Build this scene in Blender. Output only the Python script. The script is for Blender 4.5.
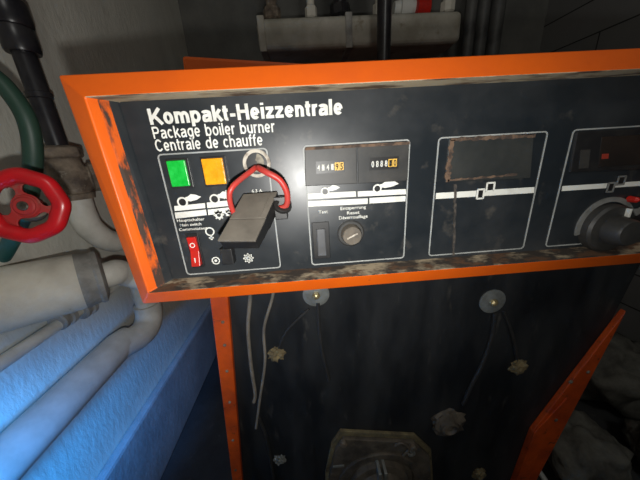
import bpy, bmesh, math, random
from mathutils import Vector, Matrix, noise

for o in list(bpy.data.objects):
    bpy.data.objects.remove(o)
S = bpy.context.scene
COL = S.collection

# ------------------------------------------------------------------ camera
F_PX = 250.0
RIGHT = Vector((0.9965, -0.0602, -0.0582)).normalized()
DOWN = Vector((-0.0742, -0.3125, -0.9470))
FWD = RIGHT.cross(DOWN).normalized()
if FWD.y < 0:
    FWD = -FWD
DOWN = FWD.cross(RIGHT).normalized()
if DOWN.z > 0:
    DOWN = -DOWN
EYE = Vector((0.0, -0.25, 0.85))
cd = bpy.data.cameras.new('camera')
cd.sensor_width = 36.0
cd.sensor_fit = 'HORIZONTAL'
cd.lens = 36.0 * F_PX / 640.0
cd.clip_start = 0.01
cam = bpy.data.objects.new('camera', cd)
COL.objects.link(cam)
M = Matrix((RIGHT, -DOWN, -FWD)).transposed().to_4x4()
M.translation = EYE
cam.matrix_world = M
S.camera = cam

# ------------------------------------------------------------------ world, lamps, exposure
W = bpy.data.worlds.new('cellar_air')
S.world = W
W.use_nodes = True
W.node_tree.nodes['Background'].inputs['Color'].default_value = (0.75, 0.85, 1.0, 1)
W.node_tree.nodes['Background'].inputs['Strength'].default_value = 0.035
S.view_settings.view_transform = 'Standard'
S.view_settings.look = 'None'
S.view_settings.gamma = 1
S.view_settings.use_curve_mapping = False
S.view_settings.exposure = 0.0


def lamp(name, kind, loc, energy, color, radius):
    l = bpy.data.lights.new(name, kind)
    l.energy = energy
    l.color = color
    if kind == 'POINT' or kind == 'SPOT':
        l.shadow_soft_size = radius
    o = bpy.data.objects.new(name, l)
    o.location = loc
    COL.objects.link(o)
    return o


# the flash held just under the lens
fl_lamp = lamp('flash_light', 'SPOT', EYE + DOWN * 0.040 + RIGHT * 0.002, 4.6, (1.0, 0.985, 0.94), 0.006)
fl_lamp.data.spot_size = math.radians(148)
fl_lamp.data.spot_blend = 0.85
fl_lamp.rotation_euler = (FWD + Vector((-0.10, 0, 0.33))).to_track_quat('-Z', 'Y').to_euler()
# added fill light, unseen behind the viewer, to lift the walls
lamp('wall_fill_light', 'POINT', Vector((0.25, -0.95, 1.95)), 8.5, (1.0, 0.99, 0.93), 0.12)
# added unseen blue spot, standing in for lens haze at lower left
bl = lamp('blue_haze_fill', 'SPOT', Vector((-0.27, -0.42, 0.62)), 56.0, (0.03, 0.32, 1.0), 0.04)
bl.data.spot_size = math.radians(50)
bl.data.spot_blend = 1.0
bl.rotation_euler = (Vector((-0.50, -0.05, 0.42)) - bl.location).to_track_quat('-Z', 'Y').to_euler()


# ------------------------------------------------------------------ where a sight line meets a plane of the room
def ray(u, v):
    return RIGHT * ((u - 320) / F_PX) + DOWN * ((v - 240) / F_PX) + FWD


def on_y(u, v, y):
    d = ray(u, v)
    return EYE + d * ((y - EYE.y) / d.y)


def on_x(u, v, x):
    d = ray(u, v)
    return EYE + d * ((x - EYE.x) / d.x)


def on_z(u, v, z):
    d = ray(u, v)
    return EYE + d * ((z - EYE.z) / d.z)


def fx(u, v):
    p = on_y(u, v, 0)
    return p.x, p.z


# ------------------------------------------------------------------ materials
def mat(name, c1, c2=None, scale=30.0, rough=0.5, metal=0.0, bump=0.0, lo=0.35, hi=0.65, detail=6.0,
        c3=None, scale3=80.0, lo3=0.6, hi3=0.7, stretch=(1, 1, 1), spec=0.5, rough2=None, bscale=None, trans=0.0):
    m = bpy.data.materials.new(name)
    m.use_nodes = True
    nt = m.node_tree
    N, L = nt.nodes, nt.links
    b = N['Principled BSDF']
    b.inputs['Roughness'].default_value = rough
    b.inputs['Metallic'].default_value = metal
    b.inputs['Specular IOR Level'].default_value = spec
    if trans:
        b.inputs['Transmission Weight'].default_value = trans
    c1 = tuple(c1) + (1,)
    b.inputs['Base Color'].default_value = c1
    if c2 is None and not bump:
        return m
    tc = N.new('ShaderNodeTexCoord')
    mp = N.new('ShaderNodeMapping')
    mp.inputs['Scale'].default_value = stretch
    L.new(tc.outputs['Object'], mp.inputs['Vector'])

    def nz(sc, lo_, hi_, off):
        n = N.new('ShaderNodeTexNoise')
        n.inputs['Scale'].default_value = sc
        n.inputs['Detail'].default_value = detail
        n.inputs['Roughness'].default_value = 0.62
        a = N.new('ShaderNodeVectorMath')
        a.operation = 'ADD'
        a.inputs[1].default_value = (off, off * 2, -off)
        L.new(mp.outputs['Vector'], a.inputs[0])
        L.new(a.outputs[0], n.inputs['Vector'])
        r = N.new('ShaderNodeMapRange')
        r.inputs['From Min'].default_value = lo_
        r.inputs['From Max'].default_value = hi_
        L.new(n.outputs['Fac'], r.inputs['Value'])
        return n, r
    n1, r1 = nz(scale, lo, hi, 0.0)
    col = None
    if c2 is not None:
        mx = N.new('ShaderNodeMix')
        mx.data_type = 'RGBA'
        mx.inputs[6].default_value = c1
        mx.inputs[7].default_value = tuple(c2) + (1,)
        L.new(r1.outputs['Result'], mx.inputs[0])
        col = mx.outputs[2]
        if c3 is not None:
            n3, r3 = nz(scale3, lo3, hi3, 7.3)
            m3 = N.new('ShaderNodeMix')
            m3.data_type = 'RGBA'
            L.new(col, m3.inputs[6])
            m3.inputs[7].default_value = tuple(c3) + (1,)
            L.new(r3.outputs['Result'], m3.inputs[0])
            col = m3.outputs[2]
        L.new(col, b.inputs['Base Color'])
    if rough2 is not None:
        rr = N.new('ShaderNodeMapRange')
        rr.inputs['To Min'].default_value = rough
        rr.inputs['To Max'].default_value = rough2
        L.new(r1.outputs['Result'], rr.inputs['Value'])
        L.new(rr.outputs['Result'], b.inputs['Roughness'])
    if bump:
        bp = N.new('ShaderNodeBump')
        bp.inputs['Strength'].default_value = 0.6
        bp.inputs['Distance'].default_value = bump
        src = n1
        if bscale:
            src, _ = nz(bscale, 0, 1, 3.1)
        L.new(src.outputs['Fac'], bp.inputs['Height'])
        L.new(bp.outputs['Normal'], b.inputs['Normal'])
    return m


ORANGE = mat('orange_paint', (0.86, 0.135, 0.006), (0.76, 0.112, 0.005), 18, rough=0.38, rough2=0.5, lo=0.4, hi=0.7,
             c3=(0.50, 0.10, 0.02), scale3=60, lo3=0.68, hi3=0.76)
ORANGE_OLD = mat('aged_orange_paint', (0.72, 0.098, 0.006), (0.46, 0.058, 0.008), 22, rough=0.5, c3=(0.10, 0.03, 0.015),
                 scale3=70, lo3=0.62, hi3=0.72)
LEDGE_DIRT = mat('flaking_rim', (0.035, 0.026, 0.02), (0.34, 0.27, 0.18), 26, rough=0.85, lo=0.5, hi=0.62, bump=0.002,
                 c3=(0.10, 0.05, 0.025), scale3=40, lo3=0.52, hi3=0.62, stretch=(1, 2, 2))
ORANGE_MOTTLE = mat('mottled_orange_dark', (0.70, 0.11, 0.006), (0.06, 0.035, 0.025), 45, rough=0.5, lo=0.46, hi=0.56, stretch=(1.5, 1.5, 0.5))
TOP_DIRT = mat('peeling_edge', (0.42, 0.34, 0.22), (0.10, 0.06, 0.035), 34, rough=0.8, lo=0.48, hi=0.6, stretch=(0.6, 2, 2))
FACE = mat('black_face_plate', (0.013, 0.017, 0.021), (0.036, 0.039, 0.042), 11, rough=0.33, rough2=0.46, lo=0.40, hi=0.75,
           detail=9, c3=(0.085, 0.078, 0.068), scale3=38, lo3=0.60, hi3=0.80, spec=0.6)
WHITE = mat('white_print', (0.78, 0.78, 0.72), (0.55, 0.54, 0.49), 60, rough=0.6, lo=0.5, hi=0.75)
GREYLINE = mat('grey_print', (0.40, 0.41, 0.40), (0.26, 0.27, 0.26), 40, rough=0.6)
BLACKP = mat('black_plastic', (0.013, 0.013, 0.014), (0.035, 0.033, 0.030), 40, rough=0.42, lo=0.45, hi=0.8)
DUSTYP = mat('dusty_black_plastic', (0.085, 0.074, 0.06), (0.145, 0.128, 0.104), 30, rough=0.8, lo=0.3, hi=0.7, bump=0.0006,
             bscale=160)
GREENL = mat('green_lens', (0.004, 0.42, 0.035), (0.02, 0.55, 0.07), 160, rough=0.28, bump=0.0008, bscale=190)
AMBERL = mat('amber_lens', (0.82, 0.30, 0.004), (0.90, 0.40, 0.012), 160, rough=0.28, bump=0.0008, bscale=190)
REDP = mat('red_plastic', (0.62, 0.016, 0.010), (0.42, 0.02, 0.012), 60, rough=0.35)
REDWIRE = mat('red_cable', (0.55, 0.030, 0.022), (0.40, 0.05, 0.04), 50, rough=0.42)
BRASS = mat('dull_metal', (0.20, 0.18, 0.14), (0.07, 0.06, 0.05), 120, rough=0.45, metal=0.7)
RINGW = mat('chipped_ring', (0.55, 0.50, 0.42), (0.24, 0.20, 0.16), 90, rough=0.7, lo=0.45, hi=0.6)
YELLOWD = mat('yellow_drum', (0.75, 0.45, 0.07), rough=0.5)
KNOBT = mat('dusty_brown_knob', (0.17, 0.14, 0.105), (0.09, 0.077, 0.062), 70, rough=0.7)
KNOBB = mat('charcoal_knob', (0.022, 0.023, 0.023), (0.05, 0.047, 0.043), 35, rough=0.5)
SCALEG = mat('grey_scale_ring', (0.23, 0.23, 0.22), (0.15, 0.15, 0.14), 50, rough=0.5)
PATCH = mat('painted_over_window', (0.020, 0.023, 0.023), (0.036, 0.038, 0.036), 26, rough=0.55)
RUSTE = mat('brown_glue_edge', (0.16, 0.10, 0.065), (0.05, 0.035, 0.028), 120, rough=0.9, lo=0.42, hi=0.6, bump=0.001)
DARKGLASS = mat('dark_display', (0.016, 0.013, 0.012), (0.030, 0.021, 0.016), 25, rough=0.25)

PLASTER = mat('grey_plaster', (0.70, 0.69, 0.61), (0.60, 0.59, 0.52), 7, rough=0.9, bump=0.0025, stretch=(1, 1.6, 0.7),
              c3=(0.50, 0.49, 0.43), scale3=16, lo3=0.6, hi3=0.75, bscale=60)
PLINTHM = mat('grey_painted_plinth', (0.40, 0.41, 0.42), (0.30, 0.31, 0.32), 10, rough=0.85, bump=0.003, bscale=70)
FLOORM = mat('dark_concrete', (0.055, 0.057, 0.060), (0.028, 0.029, 0.031), 6, rough=0.85, bump=0.004, bscale=40,
             c3=(0.11, 0.105, 0.09), scale3=25, lo3=0.62, hi3=0.75)
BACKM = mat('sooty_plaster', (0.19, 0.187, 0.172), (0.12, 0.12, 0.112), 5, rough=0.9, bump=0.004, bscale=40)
CEILM = mat('grey_ceiling', (0.25, 0.25, 0.24), (0.2, 0.2, 0.19), 5, rough=0.9)
LAGGING = mat('lagging_cloth', (0.74, 0.71, 0.62), (0.62, 0.58, 0.49), 22, rough=0.85, bump=0.002, bscale=55,
              c3=(0.30, 0.26, 0.20), scale3=35, lo3=0.66, hi3=0.78)
LAGCLOTH = mat('stained_lagging', (0.52, 0.50, 0.44), (0.33, 0.31, 0.25), 9, rough=0.9, bump=0.003, bscale=60,
               c3=(0.22, 0.19, 0.13), scale3=14, lo3=0.58, hi3=0.72)
WPIPE = mat('white_painted_pipe', (0.70, 0.69, 0.63), (0.56, 0.55, 0.49), 30, rough=0.6, c3=(0.14, 0.10, 0.07), scale3=45,
            lo3=0.68, hi3=0.74)
TAPE = mat('grey_tape', (0.40, 0.395, 0.37), (0.22, 0.215, 0.20), 26, rough=0.7, bump=0.002, bscale=50)
BPIPE = mat('black_pipe_paint', (0.012, 0.012, 0.016), (0.03, 0.028, 0.03), 40, rough=0.33)
RUSTY = mat('rusty_iron', (0.27, 0.215, 0.16), (0.095, 0.073, 0.057), 45, rough=0.85, bump=0.003, c3=(0.34, 0.30, 0.24),
            scale3=50, lo3=0.6, hi3=0.72)
GREENP = mat('dark_green_paint', (0.018, 0.050, 0.034), (0.028, 0.066, 0.046), 30, rough=0.5)
TEALP = mat('teal_paint', (0.012, 0.11, 0.12), (0.02, 0.15, 0.16), 30, rough=0.5)
WHEELR = mat('red_wheel_paint', (0.60, 0.010, 0.016), (0.48, 0.012, 0.016), 40, rough=0.30, spec=0.6, c3=(0.22, 0.05, 0.04),
             scale3=55, lo3=0.62, hi3=0.74)
WHEELD = mat('dusty_red_paint', (0.30, 0.035, 0.03), (0.42, 0.02, 0.02), 40, rough=0.6, c3=(0.22, 0.13, 0.10), scale3=45,
             lo3=0.52, hi3=0.7)
SHEET = mat('black_sheet_metal', (0.008, 0.0095, 0.012), (0.040, 0.042, 0.044), 6, rough=0.5, rough2=0.62, lo=0.4, hi=0.8,
            stretch=(2.2, 1, 0.6), c3=(0.075, 0.070, 0.062), scale3=26, lo3=0.62, hi3=0.82)
STEEL = mat('dull_zinc', (0.34, 0.36, 0.35), (0.20, 0.21, 0.20), 60, rough=0.5, metal=0.5)
CASTG = mat('greasy_cast_iron', (0.13, 0.108, 0.082), (0.045, 0.038, 0.031), 30, rough=0.7, bump=0.002, c3=(0.15, 0.13, 0.09),
            scale3=55, lo3=0.6, hi3=0.72)
GASKET = mat('yellowed_gasket', (0.20, 0.165, 0.085), (0.055, 0.045, 0.030), 38, rough=0.85)
FIBRE = mat('yellow_fibre', (0.22, 0.17, 0.085), (0.09, 0.07, 0.04), 90, rough=0.95, bump=0.003)
CABLEB = mat('beige_cable', (0.24, 0.21, 0.17), (0.13, 0.115, 0.095), 40, rough=0.6)
CABLEK = mat('black_cable', (0.018, 0.018, 0.019), (0.035, 0.034, 0.033), 40, rough=0.5)
STONE = mat('dark_rubble', (0.20, 0.195, 0.17), (0.08, 0.076, 0.066), 16, rough=0.95, bump=0.008, bscale=30)


def block_material():
    m = bpy.data.materials.new('painted_block_wall')
    m.use_nodes = True
    N, L = m.node_tree.nodes, m.node_tree.links
    b = N['Principled BSDF']
    b.inputs['Roughness'].default_value = 0.9
    tc = N.new('ShaderNodeTexCoord')
    sp = N.new('ShaderNodeSeparateXYZ')
    cb = N.new('ShaderNodeCombineXYZ')
    L.new(tc.outputs['Object'], sp.inputs[0])
    L.new(sp.outputs['Y'], cb.inputs['X'])
    az = N.new('ShaderNodeMath')
    az.inputs[1].default_value = 0.017
    L.new(sp.outputs['Z'], az.inputs[0])
    L.new(az.outputs[0], cb.inputs['Y'])
    br = N.new('ShaderNodeTexBrick')
    br.inputs['Color1'].default_value = (0.17, 0.165, 0.15, 1)
    br.inputs['Color2'].default_value = (0.145, 0.14, 0.13, 1)
    br.inputs['Mortar'].default_value = (0.025, 0.025, 0.024, 1)
    br.inputs['Scale'].default_value = 1.0
    br.inputs['Mortar Size'].default_value = 0.0028
    br.inputs['Brick Width'].default_value = 0.9
    br.inputs['Row Height'].default_value = 0.127
    L.new(cb.outputs[0], br.inputs['Vector'])
    n = N.new('ShaderNodeTexNoise')
    n.inputs['Scale'].default_value = 9
    n.inputs['Detail'].default_value = 8
    L.new(tc.outputs['Object'], n.inputs['Vector'])
    mx = N.new('ShaderNodeMix')
    mx.data_type = 'RGBA'
    mx.blend_type = 'MULTIPLY'
    mx.inputs[0].default_value = 0.25
    L.new(br.outputs['Color'], mx.inputs[6])
    L.new(n.outputs['Color'], mx.inputs[7])
    hs = N.new('ShaderNodeHueSaturation')
    hs.inputs['Saturation'].default_value = 0.25
    hs.inputs['Value'].default_value = 1.35
    L.new(mx.outputs[2], hs.inputs['Color'])
    L.new(hs.outputs['Color'], b.inputs['Base Color'])
    return m


BLOCK = block_material()


# ------------------------------------------------------------------ mesh helpers
def V3(p):
    return p if isinstance(p, Vector) else Vector(p)


def box(bm, x0, x1, y0, y1, z0, z1, mi=0):
    vs = [bm.verts.new(p) for p in ((x0, y0, z0), (x1, y0, z0), (x1, y1, z0), (x0, y1, z0),
                                    (x0, y0, z1), (x1, y0, z1), (x1, y1, z1), (x0, y1, z1))]
    for q in ((0, 1, 5, 4), (1, 2, 6, 5), (2, 3, 7, 6), (3, 0, 4, 7), (4, 5, 6, 7), (3, 2, 1, 0)):
        f = bm.faces.new([vs[i] for i in q])
        f.material_index = mi


def prism(bm, pts, d):
    d = V3(d)
    a = [bm.verts.new(V3(p)) for p in pts]
    b = [bm.verts.new(V3(p) + d) for p in pts]
    n = len(a)
    bm.faces.new(a)
    bm.faces.new(b[::-1])
    for i in range(n):
        bm.faces.new((a[i], b[i], b[(i + 1) % n], a[(i + 1) % n]))


def frame_of(ax):
    ax = V3(ax).normalized()
    t = Vector((0, 0, 1)) if abs(ax.z) < 0.9 else Vector((1, 0, 0))
    u = ax.cross(t).normalized()
    return ax, u, ax.cross(u).normalized()


def lathe(bm, org, ax, prof, n=32, caps=True):
    """prof: (height along the axis, radius)"""
    ax, u, w = frame_of(ax)
    org = V3(org)
    rings = []
    for h, r in prof:
        rings.append([bm.verts.new(org + ax * h + (u * math.cos(2 * math.pi * i / n) + w * math.sin(2 * math.pi * i / n)) * max(r, 1e-5))
                      for i in range(n)])
    for a, b in zip(rings, rings[1:]):
        for i in range(n):
            bm.faces.new((a[i], a[(i + 1) % n], b[(i + 1) % n], b[i]))
    if caps:
        bm.faces.new(rings[0][::-1])
        bm.faces.new(rings[-1])


def smooth_path(pts, k=8):
    pts = [V3(p) for p in pts]
    if len(pts) < 3:
        return pts
    P = [pts[0] * 2 - pts[1]] + pts + [pts[-1] * 2 - pts[-2]]
    out = []
    for i in range(1, len(P) - 2):
        a, b, c, d = P[i - 1], P[i], P[i + 1], P[i + 2]
        for j in range(k):
            t = j / k
            out.append(0.5 * ((2 * b) + (c - a) * t + (2 * a - 5 * b + 4 * c - d) * t * t + (3 * b - a - 3 * c + d) * t ** 3))
    out.append(pts[-1])
    return out


def tube(bm, pts, r, n=16, k=8, smooth=True):
    path = smooth_path(pts, k) if smooth else [V3(p) for p in pts]
    m = len(path)
    rr = r if callable(r) else (lambda t: r)
    t0 = (path[1] - path[0]).normalized()
    _, u, w = frame_of(t0)
    rings = []
    for i, p in enumerate(path):
        t = (path[min(i + 1, m - 1)] - path[max(i - 1, 0)]).normalized()
        u = (u - t * u.dot(t)).normalized()
        w = t.cross(u)
        q = rr(i / (m - 1))
        rings.append([bm.verts.new(p + (u * math.cos(2 * math.pi * j / n) + w * math.sin(2 * math.pi * j / n)) * q) for j in range(n)])
    for a, b in zip(rings, rings[1:]):
        for j in range(n):
            bm.faces.new((a[j], a[(j + 1) % n], b[(j + 1) % n], b[j]))
    bm.faces.new(rings[0][::-1])
    bm.faces.new(rings[-1])


def ring(bm, c, ax, r0, r1, h, n=40, a0=0.0, a1=360.0, up=None):
    """flat annulus with thickness h along ax, possibly only an arc"""
    ax, u, w = frame_of(ax)
    c = V3(c)
    full = abs(a1 - a0 - 360) < 1e-6
    m = n if full else n + 1
    L = []
    for i in range(m):
        a = math.radians(a0 + (a1 - a0) * i / n)
        d = u * math.cos(a) + w * math.sin(a)
        L.append([bm.verts.new(c + d * r0), bm.verts.new(c + d * r1), bm.verts.new(c + d * r1 + ax * h), bm.verts.new(c + d * r0 + ax * h)])
    for i in range(m if full else m - 1):
        a, b = L[i], L[(i + 1) % m]
        for k in range(4):
            bm.faces.new((a[k], a[(k + 1) % 4], b[(k + 1) % 4], b[k]))
    if not full:
        bm.faces.new(L[0][::-1])
        bm.faces.new(L[-1])


def blob(bm, c, sx, sy, sz, amp=0.25, seed=0, sub=3, freq=2.2):
    c = V3(c)
    t = bmesh.ops.create_icosphere(bm, subdivisions=sub, radius=1.0)
    for v in t['verts']:
        n = noise.fractal(v.co * freq + Vector((seed * 3.7, seed, -seed)), 0.8, 2.0, 4)
        s = 1 + amp * n
        v.co = Vector((v.co.x * sx * s, v.co.y * sy * s, v.co.z * sz * s)) + c


def world_of(p):
    v = Vector((0, 0, 0))
    while p is not None:
        v += p.location
        p = p.parent
    return v


def obj(name, bm, material, parent=None, smooth=False, bevel=0.0, mats=None, seg=2, angle=35):
    bmesh.ops.recalc_face_normals(bm, faces=bm.faces[:])
    if parent is not None:
        off = world_of(parent)
    else:
        xs = [v.co for v in bm.verts]
        off = Vector(((min(p.x for p in xs) + max(p.x for p in xs)) / 2, (min(p.y for p in xs) + max(p.y for p in xs)) / 2, min(p.z for p in xs)))
    bmesh.ops.translate(bm, verts=bm.verts[:], vec=-off)
    me = bpy.data.meshes.new(name)
    bm.to_mesh(me)
    bm.free()
    for m in ([material] if mats is None else mats):
        me.materials.append(m)
    if smooth:
        me.shade_smooth()
        me.set_sharp_from_angle(angle=math.radians(angle))
    o = bpy.data.objects.new(name, me)
    COL.objects.link(o)
    if parent is not None:
        o.parent = parent
    else:
        o.location = off
    if bevel:
        b = o.modifiers.new('bevel', 'BEVEL')
        b.width = bevel
        b.segments = seg
        b.limit_method = 'ANGLE'
    return o


def tag(o, label, cat=None, group=None):
    o['label'] = label
    if cat:
        o['category'] = cat
    if group:
        o['group'] = group
    return o


def thing(name, label, cat, loc, group=None):
    o = bpy.data.objects.new(name, None)
    o.empty_display_size = 0.02
    o.location = loc
    COL.objects.link(o)
    return tag(o, label, cat, group)


def struct(name, bm, m, **k):
    o = obj(name, bm, m, **k)
    o['kind'] = 'structure'
    return o


NB = bmesh.new

# ------------------------------------------------------------------ the room
XL, XR, YB, YF, ZC = -0.50, 1.20, 1.15, -1.3, 2.3
b = NB(); box(b, XL - 0.1, XR + 0.1, YF - 0.1, YB + 0.1, -0.1, 0.0); struct('floor', b, FLOORM)
b = NB(); box(b, XL - 0.1, XR + 0.1, YF - 0.1, YB + 0.1, ZC, ZC + 0.1); struct('ceiling', b, CEILM)
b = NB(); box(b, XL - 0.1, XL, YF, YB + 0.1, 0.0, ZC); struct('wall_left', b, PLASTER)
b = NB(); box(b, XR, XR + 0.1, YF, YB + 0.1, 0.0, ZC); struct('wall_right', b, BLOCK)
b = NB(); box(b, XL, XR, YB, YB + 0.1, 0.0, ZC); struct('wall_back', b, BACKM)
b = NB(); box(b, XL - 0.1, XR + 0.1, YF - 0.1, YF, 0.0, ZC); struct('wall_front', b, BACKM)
b = NB(); box(b, XL, XL + 0.025, YF, YB, 0.0, 0.225); struct('trim_1', b, PLINTHM, bevel=0.008)

# ------------------------------------------------------------------ boiler behind the console
YS = 0.09
base = Vector((0.15, 0.10, 0.0))
boiler = thing('boiler', 'orange sheet-metal boiler with a black front, standing behind and below the control console', 'boiler', base)


def along(p, q, z):
    t = (z - p.z) / (q.z - p.z)
    return p + (q - p) * t


lo0, lo1 = on_y(210, 301, 0.08), on_y(232, 480, 0.08)
li0, li1 = on_y(228, 301, 0.08), on_y(242, 480, 0.08)
ro0, ro1 = on_y(627, 311, 0.08), on_y(537, 480, 0.08)
rbot = on_y(515, 480, 0.08)
rmid = on_y(574, 379, 0.08)
rm2 = on_y(533, 432, 0.08)
# black sheet
zt, zb = 0.80, 0.02
b = NB()
shift = Vector((0, YS - 0.08, 0))
prism(b, [along(lo0, lo1, zt) + shift + Vector((0.006, 0, 0)), along(ro0, ro1, zt) + shift - Vector((0.004, 0, 0)), along(ro0, ro1, zb) + shift - Vector((0.004, 0, 0)),
          along(lo0, lo1, zb) + shift + Vector((0.006, 0, 0))], (0, 0.012, 0))
front = obj('front_sheet', b, SHEET, boiler)
# left post: folded strip
b = NB()
Y1 = Vector((0, 0.0095, 0))
prism(b, [along(lo0, lo1, 0.78), along(li0, li1, 0.78), along(li0, li1, 0.0), along(lo0, lo1, 0.0)], Y1)
lp = obj('post', b, ORANGE_OLD, boiler, bevel=0.0015)
for v in (322, 345, 371, 402, 440, 470):
    b = NB()
    t = (v - 301) / 179.0
    c = on_y(221 + t * 15.5, v, 0.08)
    lathe(b, c + Vector((0, 0.001, 0)), (0, -1, 0), [(0, 0.0028), (0.0022, 0.0024), (0.003, 0.001)], 10)
    obj('rivet', b, RUSTY, lp)
# right post, widening towards the floor, with a folded inner facet
b = NB()
zf = 0.0
rofl = along(ro0, ro1, zf)
ribt = along(rm2, rbot, zf)
prism(b, [ro0, ro1, rofl, ribt, rbot, rm2, rmid], Y1)
rp = obj('post', b, ORANGE_OLD, boiler, bevel=0.0015)
b = NB()
f0, f1, f2 = rm2, rbot, ribt
g = [on_y(566, 397, 0.08), on_y(545, 432, 0.08), on_y(527, 480, 0.08)]
g.append(along(g[1], g[2], zf))
prism(b, [rm2, g[0], g[1], g[2], g[3], ribt, rbot], (0, -0.003, 0))
obj('fold', b, ORANGE_OLD, rp, bevel=0.001)
for u, v in ((588, 372), (571, 382), (556, 420)):
    b = NB()
    lathe(b, on_y(u, v, 0.08) + Vector((0, 0.001, 0)), (0, -1, 0), [(0, 0.004), (0.002, 0.0035), (0.003, 0.001)], 10)
    obj('rivet', b, RUSTY, rp)
# jacket
YJ = 0.125
jt0, jt1 = on_y(181, 55, YJ), on_y(600, 81, YJ)
jl = on_y(214, 301, YJ)
jr = on_y(612, 300, YJ)
b = NB()
prism(b, [jt0, jt1, jr, along(ro0, ro1, 0.0) + Vector((0.0, YJ - 0.08, 0)), along(lo0, lo1, 0.0) + Vector((0.015, YJ - 0.08, 0)), jl], (0, 0.48, 0))
obj('jacket', b, ORANGE, boiler, bevel=0.004)
# washers with bolts
for u, v, r in ((492, 301, 0.0215), (316, 294, 0.0205)):
    c = on_y(u, v, YS)
    b = NB()
    lathe(b, c, (0, -1, 0), [(-0.001, r), (0.002, r), (0.0028, r * 0.9), (0.0034, r * 0.3)], 36)
    w = obj('washer', b, STEEL, boiler, smooth=True)
    b = NB()
    lathe(b, c, (0, -1, 0), [(0.002, 0.006), (0.007, 0.006), (0.009, 0.0035), (0.010, 0.001)], 6)
    obj('bolt', b, mat('brass_bolt', (0.42, 0.34, 0.18), rough=0.4, metal=0.6), w)
# rust-crusted plug socket on the sheet
c = on_y(447, 420, YS)
b = NB()
blob(b, c + Vector((0, -0.004, 0)), 0.030, 0.014, 0.030, 0.35, 4, 3, 3)
pl = obj('crusted_cap', b, CASTG, boiler, smooth=True)
b = NB()
lathe(b, c + Vector((-0.006, -0.012, 0.006)), (0, -1, 0), [(0, 0.016), (0.010, 0.016), (0.012, 0.012), (0.006, 0.010), (0.006, 0.001)], 20)
obj('socket_ring', b, CASTG, pl, smooth=True)
for u, v, s, sd in ((277, 353, 0.0125, 1), (517, 366, 0.0145, 2), (280, 458, 0.011, 3), (478, 472, 0.014, 5)):
    b = NB()
    blob(b, on_y(u, v, YS) + Vector((0, -0.002, 0)), s, s * 0.55, s * 1.0, 0.55, sd, 3, 3.5)
    obj('sealing_plug', b, FIBRE if sd != 3 else STEEL, boiler, smooth=True)

# burner flange at the bottom of the front
c = on_y(379, 476, YS)
yb0 = YS - 0.001
fl = thing('burner', 'greasy burner with an octagonal mounting plate, low on the black boiler front', 'burner', (c.x, yb0, c.z))
pts = [(340, 428), (414, 432), (430, 447), (432, 478), (425, 520), (410, 540), (345, 540), (326, 515), (325, 470), (331, 441)]
P = [on_y(u, v, yb0) for u, v in pts]
b = NB()
prism(b, P, (0, -0.006, 0))
obj('gasket', b, GASKET, fl, bevel=0.0015)
b = NB()
cc = sum(P, Vector()) / len(P)
P2 = [cc + (p - cc) * 0.94 + Vector((0, -0.006, 0)) for p in P]
prism(b, P2, (0, -0.008, 0))
obj('mounting_plate', b, CASTG, fl, bevel=0.002)
c2 = on_y(379, 480, yb0 - 0.014)
b = NB()
ring(b, c2 + Vector((0, 0.001, 0)), (0, -1, 0), 0.070, 0.084, 0.006, 56)
obj('raised_rim', b, CASTG, fl, bevel=0.0015)
b = NB()
tube(b, [on_y(394, 446, yb0 - 0.018), on_y(402, 443, yb0 - 0.020), on_y(409, 449, yb0 - 0.020), on_y(403, 457, yb0 - 0.020), on_y(412, 462, yb0 - 0.018)], 0.0022, 10)
obj('linkage_wire', b, CASTG, fl, smooth=True)
b = NB()
lathe(b, c2, (0, -1, 0), [(0, 0.060), (0.010, 0.058), (0.012, 0.052), (0.012, 0.044), (0.020, 0.042), (0.026, 0.037), (0.026, 0.026), (0.022, 0.024), (0.022, 0.001)], 48)
obj('blast_tube', b, CASTG, fl, smooth=True)
b = NB()
for dx in (-0.006, 0.005):
    t = c2 + Vector((dx, 0, 0.046))
    box(b, t.x - 0.003, t.x + 0.003, t.y - 0.026, t.y, t.z - 0.012, t.z + 0.020)
obj('clamp_lug', b, STEEL, fl, bevel=0.001)
for u, v in ((343, 441), (412, 445)):
    q = on_y(u, v, yb0 - 0.014)
    b = NB()
    lathe(b, q, (0, -1, 0), [(0, 0.0075), (0.007, 0.0075), (0.009, 0.005)], 6)
    obj('bolt', b, CASTG, fl)
b = NB()
ring(b, on_y(411, 452, yb0 - 0.014), (0, -1, 0), 0.005, 0.0075, 0.004, 24, 20, 300)
obj('hook', b, STEEL, fl)
b = NB()
p0 = on_y(333, 466, yb0 - 0.014)
box(b, p0.x, p0.x + 0.022, p0.y - 0.002, p0.y, p0.z - 0.003, p0.z + 0.001)
obj('type_strip', b, STEEL, fl)


# cables on the black front
def cable(name, pxs, r, m, label, y=YS, n=10):
    pts = [on_y(u, v, y - r - 0.0006) for u, v in pxs]
    bb = NB()
    tube(bb, pts, r, n, 8)
    return tag(obj(name, bb, m, None, smooth=True), label, 'cable')


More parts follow.
